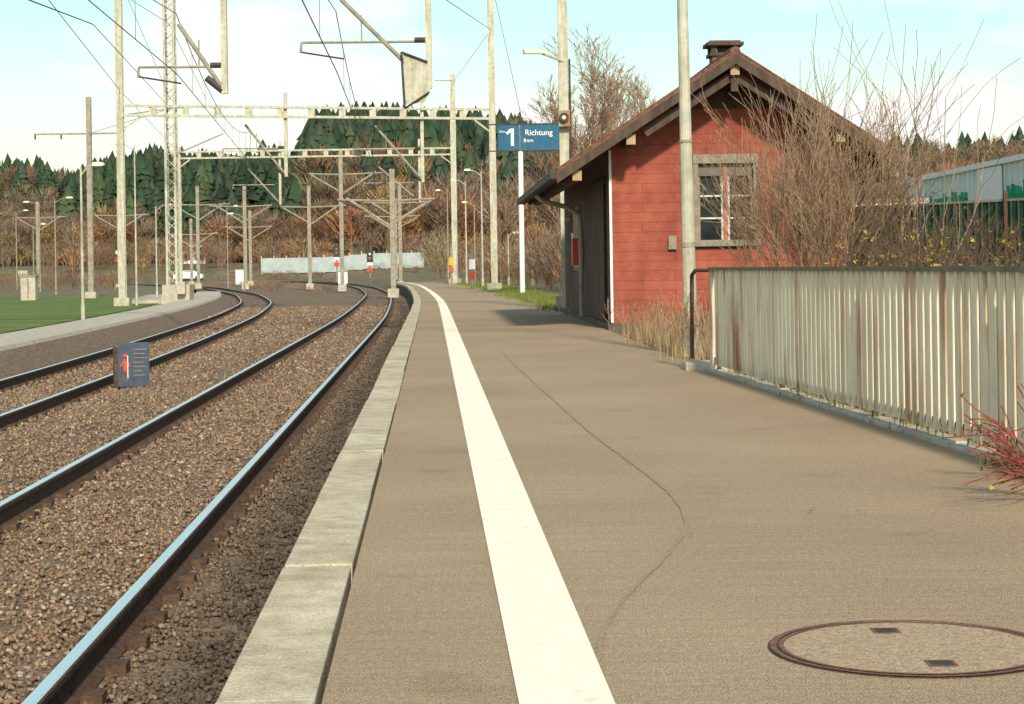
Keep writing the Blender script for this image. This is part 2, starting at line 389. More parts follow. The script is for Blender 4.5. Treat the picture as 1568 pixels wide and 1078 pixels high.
# ------------------------------------------------------------------ lamp posts
def lamp_post(x,y,h,arm=1.0,r=.06,z0=0,rzdir=math.pi,m=galv,lean=0):
    p=empty('street_lamp',(x,y,z0)); mb=MB()
    mb.cyl((0,0,0),(lean,0,h),r,m,r2=r*.6,n=12); mb.cyl((0,0,0),(0,0,.5),r*1.25,m,n=12)
    mb.done('pole',p)
    ux,uy=math.cos(rzdir),math.sin(rzdir)
    mb=MB(); mb.tube([(lean,0,h-.25),(lean+ux*arm*.6,uy*arm*.6,h+.02),(lean+ux*arm,uy*arm,h+.05)],r*.45,m)
    mb.done('arm',p)
    mb=MB()
    L=.62*min(1.3,max(.6,arm)); 
    prof2=[(0,.05,.04),(.1,.10,.07),(.5,.12,.08),(.9,.09,.06),(1,.03,.03)]; vs=[]
    for t,w,hh in prof2:
        cx=lean+ux*(arm*.95+t*L); cy=uy*(arm*.95+t*L); cz=h+.07
        for i,j in((-1,-.6),(1,-.6),(.7,1),(-.7,1)): vs.append((cx-uy*i*w,cy+ux*i*w,cz+j*hh))
    fs=[(4*i+k,4*i+(k+1)%4,4*i+4+(k+1)%4,4*i+4+k) for i in range(4) for k in range(4)]+[(3,2,1,0),(16,17,18,19)]
    mb.add(vs,fs,lampg); mb.done('lantern',p)
    return p
p=lamp_post(2.13,22.9,6.6,1.0,.085,lean=-.07)
mb=MB()
mb.box((0,0,.03),(.3,.3,.06),conc)
mb.cyl((-.017,0,1.3),(-.018,0,1.36),.086,galvd,n=12); mb.cyl((-.03,0,2.55),(-.03,0,2.58),.082,galvd,n=12); mb.done('base_and_bands',p)

mastX,mastY=1.34,47.4
def mast(mb,x,y,z0,z1,w=.24,lattice=False,m=galv):
    if not lattice:
        t=w*.12
        mb.bx(x-w/2,x+w/2,y-w/2,y-w/2+t,z0,z1,m); mb.bx(x-w/2,x+w/2,y+w/2-t,y+w/2,z0,z1,m)
        mb.bx(x-t/2,x+t/2,y-w/2+t+.001,y+w/2-t-.001,z0,z1,m)
    else:
        h=w/2
        for i,j in((-1,-1),(1,-1),(1,1),(-1,1)): mb.box((x+i*h,y+j*h,(z0+z1)/2),(.11,.11,z1-z0),m)
        z=z0; k=0
        while z<z1-w:
            for (a,b),(c_,d) in(((-1,-1),(1,-1)),((1,1),(-1,1)),((-1,1),(-1,-1)),((1,-1),(1,1))):
                if k%2: a,b,c_,d=c_,d,a,b
                mb.beam((x+a*h,y+b*h,z),(x+c_*h,y+d*h,z+w*1.0),.08,.03,m)
            z+=w*1.0;k+=1
    mb.box((x,y,z0+.2),(w*2.2,w*2.2,.5),conc)
def gbeam(mb,x0,y0,x1,y1,z,h=.42):
    for s in(-1,1): mb.beam((x0,y0,z+s*h/2),(x1,y1,z+s*h/2),.14,.11,galv)
    L=math.hypot(x1-x0,y1-y0); n=int(L/1.3)
    for i in range(n+1):
        t=i/n; mb.box((x0+(x1-x0)*t,y0+(y1-y0)*t,z),(.3,.1,h-.11),galv)
def drop(mb,x,y,ztop,zbot,tx,zc,k=1.0):
    mb.box((x,y,(ztop+zbot)/2),(.15*k,.15*k,ztop-zbot),galv)
    s=1 if tx>x else -1
    zb=zbot+.05
    mb.cyl((x,y,zb),(tx-s*.1,y,zc+1.5),.055*k,galvd,n=8)
    mb.cyl((x+s*.05,y,zb+.02),(x+s*.45,y,zb+.35),.085*k,dark,n=8)
    mb.cyl((x,y,zc+.42),(tx+s*.9,y,zc+.44),.036*k,galvd,n=6)
    mb.cyl((tx+s*.9,y,zc+.44),(tx+s*.92,y,zc+.18),.032*k,galvd,n=6)
    mb.cyl((tx+s*.9,y,zc+.2),(tx-s*.15,y,zc+.02),.024*k,dark,n=6)
    mb.cyl((x,y,zc+.46),(x+s*.35,y,zc+.46),.07*k,dark,n=8)
    mb.cyl((tx-s*.6,y,zc+.44),(tx-s*.6,y,zc+1.1),.02*k,galvd,n=5)
def gantry(y,xl,xr,z,drops,zr,zl,zbase_r=0,lat=False,w=.25,yl=None):
    yl=yl or y; mb=MB()
    mast(mb,xr,y,zbase_r-.1,zr,w); mast(mb,xl,yl,-.45,zl,w,lattice=lat)
    gbeam(mb,xl,yl,xr,y,z)
    for s,xx,yy in((1,xl,yl),(-1,xr,y)):
        t=1.0/abs(xr-xl); mb.beam((xx,yy,z-.9),(xx+s*.8,yy+(y-yl)*t*s,z-.3),.08,.08,galv)
    for x,zt,zb,tx,zc in drops: drop(mb,x,y+(yl-y)*(x-xr)/(xl-xr)+.16,zt,zb,tx,zc)
    return mb
mb=gantry(mastY,-15.5,mastX,8.6,[(-1.99,8.4,5.55,-4.25,6.3),(-7.07,8.4,5.5,-8.3,5.75)],9.5,9.5,w=.24)
mb.add([(-2.02,47.45,6.2),(-2.62,47.45,6.45),(-2.58,47.45,5.15),(-2.1,47.45,5.2),(-1.95,47.45,5.5)],[(0,1,2,3,4)],galv)
mb.tube([(-2.02,47.42,6.2),(-2.66,47.42,6.45),(-2.6,47.42,5.05),(-1.98,47.42,5.45)],.03,dark)
mb.tube([(mastX,mastY-.1,6.15),(mastX-.5,mastY-.3,6.33)],.04,galv)
mb.box((mastX-.72,mastY-.36,6.37),(.52,.2,.1),lampg,rz=.2)
mb.box((mastX,mastY-.24,4.72),(.28,.20,.40),galvd); mb.box((mastX+.07,mastY-.35,4.72),(.14,.016,.36),orange)
mb.cyl((mastX-.01,mastY-.42,4.74),(mastX-.01,mastY-.345,4.74),.12,dark,n=16); mb.cyl((mastX-.01,mastY-.43,4.74),(mastX-.01,mastY-.421,4.74),.05,lampg,n=12)
mb.cyl((mastX+.15,mastY-.2,2.0),(mastX+.15,mastY-.2,6.2),.025,dark,n=6)
mb.done('catenary_gantry')
mb=gantry(88,-16.9,-.81,8.12,[(-10,9.0,5.25,-11.9,6.1),(-4.0,9.0,5.0,-6.25,6.1)],15,15,w=.30,yl=83,)
mb.done('catenary_gantry')
mb=MB(); mast(mb,-15.6,88,-.4,14.5,.42,lattice=True); mb.box((-15.3,87.6,.0),(1.25,1.2,1.0),conc); mb.box((-15.0,86.8,.35),(.35,.35,.55),conc)
mb.beam((-15.6,88,6.4),(-13.2,88,7.4),.06,.06,galvd); mb.beam((-15.6,88,8.6),(-18,88,8.3),.06,.06,galvd); mb.beam((-15.6,88,8.6),(-13.9,88,8.7),.06,.06,galvd)
mb.done('lattice_mast')
mb=gantry(126,-21.9,-3.75,8.75,[(-15.2,9.6,5.4,-17.4,6.3),(-6.0,9.6,5.4,-8.8,6.3)],13.8,9.3,w=.36)
mb.tube([(-3.75,125.8,13.4),(-4.9,125.8,13.4)],.05,galv); mb.done('catenary_gantry')
def single_mast(x,y,h,tx,w=.28,z0=-.5,second=True,m=galvd):
    mb=MB(); mast(mb,x,y,z0,z0+h,w,m=m)
    s=1 if tx>x else -1
    zc=h-2.6
    mb.cyl((x,y,zc-1.2),(x+s*2.6,y,zc+.5),.08,galvd,n=6); mb.cyl((x,y,zc+.3),(x+s*3.1,y,zc+.4),.065,galvd,n=6)
    mb.cyl((x+s*3.1,y,zc+.4),(x+s*1.6,y,zc-.2),.05,dark,n=6)
    mb.cyl((x,y,zc+1.5),(x+s*2.6,y,zc+.5),.045,dark,n=5)
    if second: mb.cyl((x,y,zc+.3),(x-s*2.4,y,zc+.4),.065,galvd,n=6); mb.cyl((x,y,zc-1.0),(x-s*2.2,y,zc+.3),.065,galvd,n=6)
    mb.done('catenary_mast')
for a in((-12.6,142,10.4,-9.9),(-16.9,160,8.6,-12),(-6.7,108,7.2,-7),(-23.4,168,9,-26),(-29.5,180,9.6,-28),(-9.6,165,9,-11),(-11.5,190,8.5,-14),(-28,205,8,-30),(-39,190,9,-33),(-52,210,9.5,-45),(-47,165,8.5,-42),(-36,215,7.5,-34)):
    single_mast(*a)
mb=MB(); mast(mb,-24.2,110,-.45,11.2,.28,m=galvd); mb.beam((-27.3,110,9.1),(-22.3,110,9.1),.1,.1,galvd)
for x in(-27.3,-25.8,-22.3): mb.cyl((x,110,9.15),(x,110,8.8),.05,dark,n=6)
mb.done('power_pole')
for a in((-12.8,57,4.6,.35,.05,-.35,0),(-16.4,83.5,7.0,.7,.05,-.35,math.pi),(-18.2,98,4.8,.5,.05,-.35,0),(-1.6,104,6.3,.6,.06,0,math.pi),(-2.9,122,6.6,.6,.06,0,math.pi),(-4.6,138,6.6,.5,.06,0,math.pi),(-2.55,132,5.5,.5,.06,0,math.pi),(-.2,112,3.0,.3,.05,0,0),(-31,130,6.5,.8,.06,-.35,0),(-37,150,7,.8,.06,-.35,math.pi),(-21,150,6,.8,.06,-.5,math.pi),(-35,140,5,.6,.05,-.35,0),(-24.5,165,7,.6,.06,-.4,0),(-44,170,7,.7,.06,-.35,0)):
    lamp_post(a[0],a[1],a[2],a[3],a[4],z0=a[5],rzdir=a[6],m=galv if a[1]<125 else galvd)
mb=MB()
def wire(pts,r=.012): mb.tube(pts,r,wirem,n=4)
sup=[-10,47.5,88,126,165,205,250]
for f in(C1,C2):
    for a,b in zip(sup[:-1],sup[1:]):
        n=8
        c=[(float(f(a+(b-a)*i/n)),a+(b-a)*i/n) for i in range(n+1)]
        x0,x1=c[0][0],c[-1][0]
        cw=[(x0+(x1-x0)*i/n,c[i][1],6.0) for i in range(n+1)]
        ms=[(x0+(x1-x0)*i/n,c[i][1],7.5-1.0*(1-(2*i/n-1)**2)) for i in range(n+1)]
        wire([cw[0],cw[-1]],.014); wire(ms,.012)
        for i in range(1,n): wire([cw[i],ms[i]],.006)
wire([(-9.5,10,4.9),(-11.5,40,9.3),(-16.9,83,9.0),(-22,126,9.1)],.016)
wire([(-14.5,35,11),(-15.6,88,12.5),(-20,126,12.5)],.014)
wire([(-8.0,28,5.5),(-10.2,47,7.2),(-15.6,88,8.6),(-24.2,110,9.1)],.014)
wire([(-1.2,30,9),(-1.99,47,8.0),(-.81,88,12),(-3.75,126,13.2)],.014)
wire([(-16.9,83,14),(-15.6,88,9)],.012); wire([(-.81,88,14.5),(.9,60,3.2)],.011)
mb.done('overhead_wires')

# ------------------------------------------------------------------ platform sign
p=empty('platform_sign',(.40,75,0)); mb=MB()
mb.cyl((0,0,-.05),(0,0,5.6),.10,signw,n=12); mb.done('pole',p)
mb=MB(); mb.box((-.45,0,6.15),(.84,.12,1.0),blue); mb.box((.80,0,6.15),(1.56,.12,1.0),blue)
mb.box((.2,.0,6.67),(2.85,.16,.04),dark); mb.box((.2,.0,5.63),(2.85,.16,.04),dark); mb.box((-.015,0,6.15),(.025,.11,.98),galvd)
mb.bx(-.37,-.25,-.069,-.062,5.82,6.5,signw); mb.beam((-.36,-.066,6.46),(-.53,-.066,6.30),.006,.10,signw)
mb.done('panels',p)
def text(s,size,loc,parent,m=signw,o_=.006):
    c=bpy.data.curves.new('lettering','FONT'); c.body=s; c.size=size; c.extrude=.004; c.materials.append(m); c.align_x='CENTER'; c.align_y='CENTER'
    c.offset=o_*size
    o=bpy.data.objects.new('lettering',c); o.location=loc; o.rotation_euler=(math.pi/2,0,0); link(o,parent)
text('Richtung',.31,(.72,-.07,6.32),p); text('Bern',.2,(.32,-.07,6.02),p); text('Gleis',.12,(-.7,-.07,6.38),p)

p=empty('warning_sign',(-5.72,28.8,-.68),.25); mb=MB()
mb.bx(-.235,.235,-.03,.03,.06,.72,mat('sign_plate',(.04,.055,.085),(.065,.085,.12),rough=.5))
mb.bx(-.29,-.237,-.06,.25,.0,.66,rust); mb.bx(-.2,-.16,-.02,.02,-.1,.06,rust); mb.bx(.16,.2,-.02,.02,-.1,.06,rust)
mb.done('board',p); mb=MB()
mb.box((-.12,-.037,.38),(.055,.006,.20),redp); mb.cyl((-.12,-.042,.53),(-.12,-.034,.53),.03,redp,n=12)
mb.beam((-.14,-.038,.30),(-.16,-.038,.14),.006,.03,redp); mb.beam((-.10,-.038,.30),(-.09,-.038,.14),.006,.03,redp)
mb.beam((-.14,-.038,.46),(-.19,-.038,.36),.006,.022,redp); mb.beam((-.10,-.038,.46),(-.06,-.038,.36),.006,.022,redp)
mb.box((-.085,-.040,.36),(.012,.003,.34),signw)
for i,w in enumerate((.2,.17,.21,.15,.2,.12,.18)): mb.box((.0+w/2,-.034,.62-i*.065),(w,.006,.012),framem)
mb.done('pictogram',p)

# ------------------------------------------------------------------ house
H=empty('brick_house',(1.68,32.5,0),math.atan(.04))
W=4.05; L=11.5; t34=.648; zr=4.58; cx=W/2
def rt(s): return zr-abs(s-cx)*t34
mb=MB()
z0=-.1; top=lambda s: rt(s)-.17
wx0,wx1,wz0,wz1=1.44,2.52,1.45,2.93
V=[(0,0,z0),(W,0,z0),(W,0,wz0),(wx1,0,wz0),(wx0,0,wz0),(0,0,wz0),(0,0,wz1),(wx0,0,wz1),(wx1,0,wz1),(W,0,wz1),(W,0,top(W)),(cx,0,top(cx)),(0,0,top(0))]
mb.add(V,[(0,1,2,3,4,5),(5,4,7,6),(3,2,9,8),(6,7,8,9,10,11,12)],wallm)
mb.add([(wx0,0,wz0),(wx1,0,wz0),(wx1,0,wz1),(wx0,0,wz1),(wx0,.16,wz0),(wx1,.16,wz0),(wx1,.16,wz1),(wx0,.16,wz1)],[(0,1,5,4),(1,2,6,5),(2,3,7,6),(3,0,4,7)],framem)
V=[(0,L,z0),(W,L,z0),(W,L,top(W)),(cx,L,top(cx)),(0,L,top(0))]; mb.add(V,[(0,4,3,2,1)],wallm)
mb.add([(W,0,z0),(W,L,z0),(W,L,top(W)),(W,0,top(W))],[(0,1,2,3)],wallm)
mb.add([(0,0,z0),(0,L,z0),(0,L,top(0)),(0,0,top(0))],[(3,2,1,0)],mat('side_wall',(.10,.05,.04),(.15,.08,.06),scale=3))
mb.bx(-.05,W+.05,-.04,L,-.12,.10,concd)
mb.done('walls',H)
mb=MB()
def slab(s0,s1,tt0,tt1,zoff,th,m):
    vs=[]
    for tt in(tt0,tt1):
        for s in(s0,s1): vs+=[(s,tt,rt(s)+zoff),(s,tt,rt(s)+zoff-th)]
    mb.add(vs,[(0,2,3,1),(4,5,7,6),(0,4,6,2),(1,3,7,5),(0,1,5,4),(2,6,7,3)],m)
ov=.95; f0=-1.0; f1=L+.5
slab(-ov,cx,f0,f1,.03,.07,roofm); slab(cx,W+ov,f0,f1,.03,.07,roofm)
slab(-ov+.02,cx-.002,f0+.05,f1-.05,-.045,.11,roofw); slab(cx+.002,W+ov-.02,f0+.05,f1-.05,-.045,.11,roofw)
mb.done('roof',H)
mb=MB()
for k in range(16):
    for sg in(-1,1):
        s=cx+sg*(k+.5)*(cx+ov)/16
        mb.beam((s-.10,f0+.06,rt(s)+.045-.10*t34*(1 if sg<0 else -1)),(s+.10,f0+.06,rt(s)+.045+.10*t34*(1 if sg<0 else -1)),.14,.025,roofm)
for k in range(int((f1-f0)/.35)): mb.cyl((cx,f0+k*.35,zr+.02),(cx,f0+k*.35+.33,zr+.035),.085,roofm,n=8)
mb.done('roof_tiles',H)
mb=MB()
for a,b in((-ov-.01,cx),(cx,W+ov+.01)):
    mb.add([(a,f0-.012,rt(a)-.02),(b,f0-.012,rt(b)-.02),(b,f0-.012,rt(b)-.19),(a,f0-.012,rt(a)-.19),(a,f0+.03,rt(a)-.02),(b,f0+.03,rt(b)-.02),(b,f0+.03,rt(b)-.19),(a,f0+.03,rt(a)-.19)],[(0,3,2,1),(4,5,6,7),(3,7,6,2),(0,4,7,3),(1,2,6,5)],roofw)
mb.beam((-ov-.06,f0,rt(-ov)-.06),(-ov-.06,f1,rt(-ov)-.06),.12,.12,dark)
mb.done('bargeboards',H)
mb=MB()
for s in(-.62,.28,cx,W-.28,W+.62):
    mb.bx(s-.07,s+.07,f0+.1,f1-.1,rt(s)-.36 ,rt(s)-.17 if s!=cx else rt(s)-.2,roofw)
    mb.bx(s-.075,s+.075,f0+.085,f0+.099,rt(s)-.365,rt(s)-.2,purl)
for sg in(-1,1): mb.beam((cx,-.75,zr-.35),(cx+sg*1.5,-.75,rt(1.5+cx)-.33),.1,.14,roofw)
mb.beam((cx,-.78,3.95),(cx,-.78,4.3),.12,.12,roofw)
mb.add([(cx-1.05,-.012,top(cx-1.05)),(cx+1.05,-.012,top(cx+1.05)),(cx,-.012,top(cx))],[(0,1,2)],roofw)
mb.done('purlins',H)
mb=MB()
for y in np.arange(0.2,L,.9): mb.beam((-.85,y,rt(-.85)-.2),(0,y,rt(0)-.2),.08,.1,roofw)
mb.done('rafters',H)
mb=MB()
mb.bx(wx0-.02,wx1+.02,-.05,.0-.002,wz1-.13,wz1+.03,framem); mb.bx(wx0-.03,wx1+.03,-.09,-.002,wz0-.06,wz0+.05,framem)
mb.bx(wx0-.02,wx0+.07,-.04,-.002,wz0+.052,wz1-.132,framem); mb.bx(wx1-.07,wx1+.02,-.04,-.002,wz0+.052,wz1-.132,framem)
mb.bx(wx0,wx1,.11,.13,wz0,wz1,glass)
mb.bx(wx0+.07,wx1-.07,.05,.1,wz1-.34,wz1-.13,mat('blind',(.11,.10,.09),(.17,.155,.13),stretch=(1,1,20)))
m_=(wx0+wx1)/2; mb.bx(m_-.035,m_+.035,.04,.108,wz0+.05,wz1-.135,mull)
bar=mat('glazing_bar',(.5,.5,.46),(.6,.58,.52))
for z in(wz0+.42,wz0+.80): 
    mb.bx(wx0+.07,m_-.036,.07,.108,z-.016,z+.016,bar); mb.bx(m_+.036,wx1-.07,.07,.108,z-.016,z+.016,bar)
for s0,s1 in((wx0+.07,wx0+.11),(m_-.075,m_-.037),(m_+.037,m_+.075),(wx1-.11,wx1-.07)): mb.bx(s0,s1,.065,.107,wz0+.05,wz1-.345,bar if s0>m_-.1 and s1<m_+.1 else framem)
mb.done('window',H,bevel=.004)
mb=MB(); mb.bx(.98,1.12,-.07,-.002,1.35,1.58,framem); mb.bx(1.44,2.58,-.03,-.002,1.36,1.385,roofw)
mb.bx(-.012,.03,-.014,-.002,.12,top(0)-.05,signw)
mb.done('wall_box',H)
mb=MB()
def sidebox(t0,t1,a,b,m,d=.04): mb.bx(-d,-.002,t0,t1,a,b,m)
sidebox(.7,4.7,.15,2.5,woodd,.05)
for k in range(9): sidebox(.7+k*.5,.72+k*.5,.16,2.49,dark,.058)
sidebox(.6,4.8,2.5,2.6,dark,.07)
sidebox(6.6,8.0,1.0,2.3,framem,.05); sidebox(6.7,7.27,1.08,2.22,glass,.055); sidebox(7.33,7.9,1.08,2.22,glass,.055)
sidebox(9.2,10.2,.1,2.15,framem,.05); sidebox(9.28,10.12,.12,2.08,woodd,.06)
mb.bx(-.22,-.002,5.9,6.3,1.1,1.65,redp); sidebox(8.5,8.9,1.2,1.8,signw,.03)
mb.done('side_doors',H)
mb=MB(); pts=[(-ov-.02,5.3,2.5),(-ov+.1,5.3,2.38),(-.35,5.3,2.25),(-.12,5.3,2.1),(-.1,5.3,1.8),(-.1,5.3,.1)]
mb.tube(pts,.05,galvd,n=8); mb.box((-.6,1.5,2.62),(.18,.3,.16),galv); mb.done('downpipe',H)
mb=MB(); t=1.4; q=cx+.16
mb.bx(q-.22,q+.22,t-.22,t+.22,zr-.5,zr+.22,mat('chimney_render',(.16,.12,.09),(.24,.18,.14)))
for i in(-1,1):
    for j in(-1,1): mb.bx(q+i*.2-.045,q+i*.2+.045,t+j*.2-.045,t+j*.2+.045,zr+.24,zr+.36,roofw)
mb.bx(q-.1,q+.1,t-.1,t+.1,zr+.24,zr+.33,dark)
mb.bx(q-.32,q+.32,t-.32,t+.32,zr+.36,zr+.42,roofw); mb.bx(q-.27,q+.27,t-.27,t+.27,zr+.421,zr+.45,roofm); mb.bx(q-.27,q+.27,t-.27,t+.27,zr+.18,zr+.238,roofw); mb.done('chimney',H)

# ------------------------------------------------------------------ right-hand background
mb=MB()
mb.bx(22.8,42,58,112,-.2,5.5,ware)
for y in np.arange(58,112,1.0): mb.bx(22.74,22.797,y,y+.3,-.2,5.5,ware)
mb.bx(22.6,42.2,57.8,112.2,5.5,5.75,signw); mb.bx(22.68,22.738,88.5,93,0,5.45,signw)
for y0 in(80,84,95,99,103):
    y=y0
    for k in range(5):
        mb.beam((22.70,y,3.2+.3*R.random()),(22.70,y+.5,4.3+.3*R.random()),.18,.05,graf); mb.beam((22.70,y+.5,4.3),(22.70,y+.65,3.1),.16,.05,graf); y+=.7
mb.done('warehouse')
p=empty('truck_trailer',(13.6,72,0)); mb=MB(); mb.bx(-1.7,1.9,-1,7,.95,3.4,signw); mb.bx(-1.72,1.92,-1.03,-1.001,3.25,3.42,galvd); mb.done('cargo_box',p,bevel=.05)
mb=MB(); mb.bx(-1.2,1.2,-.8,6.8,.75,.95,dark)
for y in(0,1.3,5): 
    for x in(-1.3,1.0): mb.cyl((x,y,.5),(x+.3,y,.5),.5,dark,n=20)
mb.done('chassis',p)
mb=MB(); pts=[(7.0,43),(8.4,40.5),(9.8,38),(11.2,35.5),(12.6,33)]
for (x0,y0),(x1,y1) in zip(pts[:-1],pts[1:]):
    mb.beam((x0,y0,1.15),(x1,y1,1.15),.04,2.2,greenw); mb.box((x0,y0-.06,1.2),(.08,.08,2.5),rust)
    for k in range(1,14):
        t=k/14; mb.box((x0+(x1-x0)*t-.03,y0+(y1-y0)*t-.03,1.15),(.03,.03,2.2),greenw)
    mb.beam((x0,y0,2.27),(x1,y1,2.27),.08,.05,galvd)
mb.done('green_panel_fence')
def zt(x,y): return float(terr(np.array([float(x)]),np.array([float(y)]))[0])
mb=MB(); x,y=-57,326; z=zt(x,y)
mb.bx(x-5,x+5,y,y+8,z,z+3.4,signw); mb.bx(x-5.05,x+5.05,y-.05,y+8.05,z+2.1,z+2.8,blue); mb.bx(x-5.2,x+5.2,y-.2,y+8.2,z+3.4,z+3.7,galvd)
for k in range(5): mb.bx(x-4.5+k*1.9,x-3.2+k*1.9,y-.06,y-.01,z+.6,z+1.7,glass)
mb.done('station_building')
def car(x,y,rz,paint):
    p=empty('parked_car',(x,y,zt(x,y)),rz); mb=MB()
    out=[(-2.1,.3),(-2.15,.75),(-1.95,.95),(-1.2,1.0),(-.6,1.42),(.7,1.45),(1.4,1.02),(2.05,.88),(2.15,.5),(2.1,.3)]
    n=len(out); vs=[(a,-.85+(.15 if b>1.1 else 0),b) for a,b in out]+[(a,.85-(.15 if b>1.1 else 0),b) for a,b in out]
    mb.add(vs,[(i,(i+1)%n,n+(i+1)%n,n+i) for i in range(n)]+[tuple(range(n))[::-1],tuple(range(n,2*n))],paint)
    mb.done('body',p); mb=MB()
    for s in(-1,1): mb.add([(-1.0,s*.80,1.02),(-.5,s*.74,1.36),(.6,s*.74,1.38),(1.15,s*.80,1.04)],[(0,1,2,3)],glass)
    mb.done('windows',p); mb=MB()
    for a in(-1.35,1.35):
        for s in(-1,1): mb.cyl((a,s*.7,.32),(a,s*.88,.32),.32,dark,n=16)
    mb.done('wheels',p)
car(-47.5,281,0,signw); car(-62,281,.1,mat('car_paint',(.1,.1,.12)))
bar2=mat('barrier_panel',(.30,.36,.38),(.40,.45,.46),scale=1)
mb=MB(); 
for i in range(13):
    x=-37+i*1.9; z=zt(x,290); mb.box((x,290,z+1.3),(1.75,.12,2.3),bar2); mb.box((x-.95,290,z+1.4),(.14,.2,2.8),galv)
mb.done('noise_barrier')
def cabinet(x,y,s=1,m=signw):
    mb=MB(); z=zt(x,y); mb.bx(x-.4*s,x+.4*s,y-.3,y+.3,z,z+1.3*s,m); mb.bx(x-.45*s,x+.45*s,y-.35,y+.35,z+1.3*s,z+1.38*s,galvd); mb.bx(x-.02,x+.02,y-.31,y-.301,z+.1,z+1.2*s,dark); mb.done('electrical_cabinet')
cabinet(-26.5,105,1.0,conc); cabinet(-34,240,1.6); cabinet(-19,215,1.3); cabinet(-60,235,1.4)
def signal(x,y,h,c):
    z=zt(x,y); mb=MB(); mb.cyl((x,y,z),(x,y,z+h),.09,galvd,n=8); mb.box((x,y-.1,z+h),(.75,.3,1.5),dark); mb.box((x,y-.28,z+h-.9),(.6,.03,.35),signw)
    mb.cyl((x,y-.3,z+h+.3),(x,y-.26,z+h+.3),.13,c,n=12); mb.cyl((x,y-.3,z+h-.2),(x,y-.26,z+h-.2),.13,orange,n=12); mb.box((x,y-.2,z+h-1.6),(.7,.05,.5),redp); mb.done('railway_signal')
signal(-21.5,235,4.2,orange); signal(-40,195,4.4,redp); signal(-17.2,232,2.6,signw)
def info(x,y,h,m):
    mb=MB(); mb.cyl((x,y,0),(x,y,h),.07,galvd,n=8); mb.box((x,y-.09,h*.62),(.3,.06,.5),m); mb.box((x,y-.09,h*.62-.55),(.3,.06,.35),redp); mb.done('information_post')
info(-3.9,123,2.4,mat('yellow_sign',(.6,.42,.05))); info(-2.0,96,2.0,signw)

# ------------------------------------------------------------------ vegetation
def nrm(v): return v/(np.linalg.norm(v)+1e-9)
def grow(S,p,d,L,r,lvl,up=.06,wob=.16,nseg=5,kids=2,ang=.75,tips=None,start=1):
    for i in range(nseg):
        d=nrm(d+R.normal(0,wob,3)+np.array([0,0,up])); q=p+d*L/nseg; r2=r*(1-.55/nseg*1.2)
        S.append((p,q,r,r2))
        if lvl>0 and i>=start:
            for _ in range(kids):
                if R.random()<.85:
                    perp=nrm(np.cross(d,R.normal(size=3))); a=ang*R.uniform(.6,1.2)
                    grow(S,q,nrm(d*math.cos(a)+perp*math.sin(a)),L*R.uniform(.42,.68)*(1-.3*i/nseg),max(r2*.55,.002),lvl-1,up,wob,max(3,nseg-1),kids,ang,tips,1 if lvl>1 else 0)
        elif tips is not None and lvl==0: tips.append(q)
        p,r=q,r2
def segmesh(name,S,col,minr=.003,n=3,var=.25,leaves=None,lcol=None,lsize=.03):
    P=np.array([s[0] for s in S]);Q=np.array([s[1] for s in S]);r1=np.maximum([s[2] for s in S],minr);r2=np.maximum([s[3] for s in S],minr)
    D=Q-P; D/=np.linalg.norm(D,axis=1,keepdims=True)+1e-9
    ref=np.where(np.abs(D[:,2:3])>.9,np.array([[1.,0,0]]),np.array([[0,0,1.]]))
    A=np.cross(D,ref);A/=np.linalg.norm(A,axis=1,keepdims=True);B=np.cross(A,D)
    V=[]
    for c_,r in((P,r1),(Q,r2)):
        for k in range(n):
            t=2*math.pi*k/n; V.append(c_+(A*math.cos(t)+B*math.sin(t))*r[:,None])
    V=np.stack(V,1); m=len(P)
    F=[]
    for k in range(n):
        k2=(k+1)%n; F.append([k,k2,n+k2]); F.append([k,n+k2,n+k])
    F=(np.array(F)[None]+(2*n*np.arange(m))[:,None,None]).reshape(-1,3)
    C=np.repeat(np.array(col)[None]*R.uniform(1-var,1+var,(m,1)),2*n,0); V=V.reshape(-1,3)
    if leaves is not None and len(leaves):
        lv=np.array(leaves); k=len(lv); t=R.normal(size=(k,3,3)); t/=np.linalg.norm(t,axis=2,keepdims=True)
        lvv=(lv[:,None]+t*lsize*R.uniform(.6,1.4,(k,1,1))).reshape(-1,3)
        lf=np.arange(3*k).reshape(-1,3)+len(V)
        pal=np.array(lcol); lc=np.repeat(pal[R.integers(0,len(pal),k)]*R.uniform(.7,1.3,(k,1)),3,0)
        V=np.concatenate([V,lvv]);F=np.concatenate([F,lf]);C=np.concatenate([C,lc])
    return trimesh(name,V,F,barkm,C)
def bare_tree(name,x,y,h,col,lvl=4,z=0,r=.12,kids=2,minr=.009,ang=.5,fac=.62,wide=1.0,leafn=0):
    S=[];tips=[]; grow(S,np.array([x,y,z-.1]),np.array([0,0,1.]),h*fac,r,lvl,up=.09,wob=.07,nseg=7,kids=kids,ang=ang,tips=tips,start=1)
    zm=max(s[1][2] for s in S); k=h/zm; b=np.array([x,y,z]); kk=np.array([k*wide,k*wide,k])
    S=[(b+(a-b)*kk,b+(c0-b)*kk,c_,d_) for a,c0,c_,d_ in S]
    lv=[b+(tips[i]-b)*kk for i in R.integers(0,len(tips),leafn)] if leafn else None
    segmesh(name,S,col,minr,n=3,leaves=lv,lcol=[(.36,.18,.07),(.42,.26,.09),(.3,.14,.06)],lsize=.07)
bare_tree('bare_tree',5.0,80,11.6,(.33,.24,.18),4,minr=.010,wide=1.3,ang=.55,leafn=500)
bare_tree('bare_tree',2.5,78,9.3,(.31,.20,.14),4,minr=.009,wide=1.2,ang=.55,leafn=500)
bare_tree('bare_tree',3.6,90,10.4,(.30,.21,.15),4,minr=.010,wide=1.1,leafn=300)
bare_tree('bare_tree',6.6,95,9.6,(.28,.19,.13),3,minr=.010,kids=3)
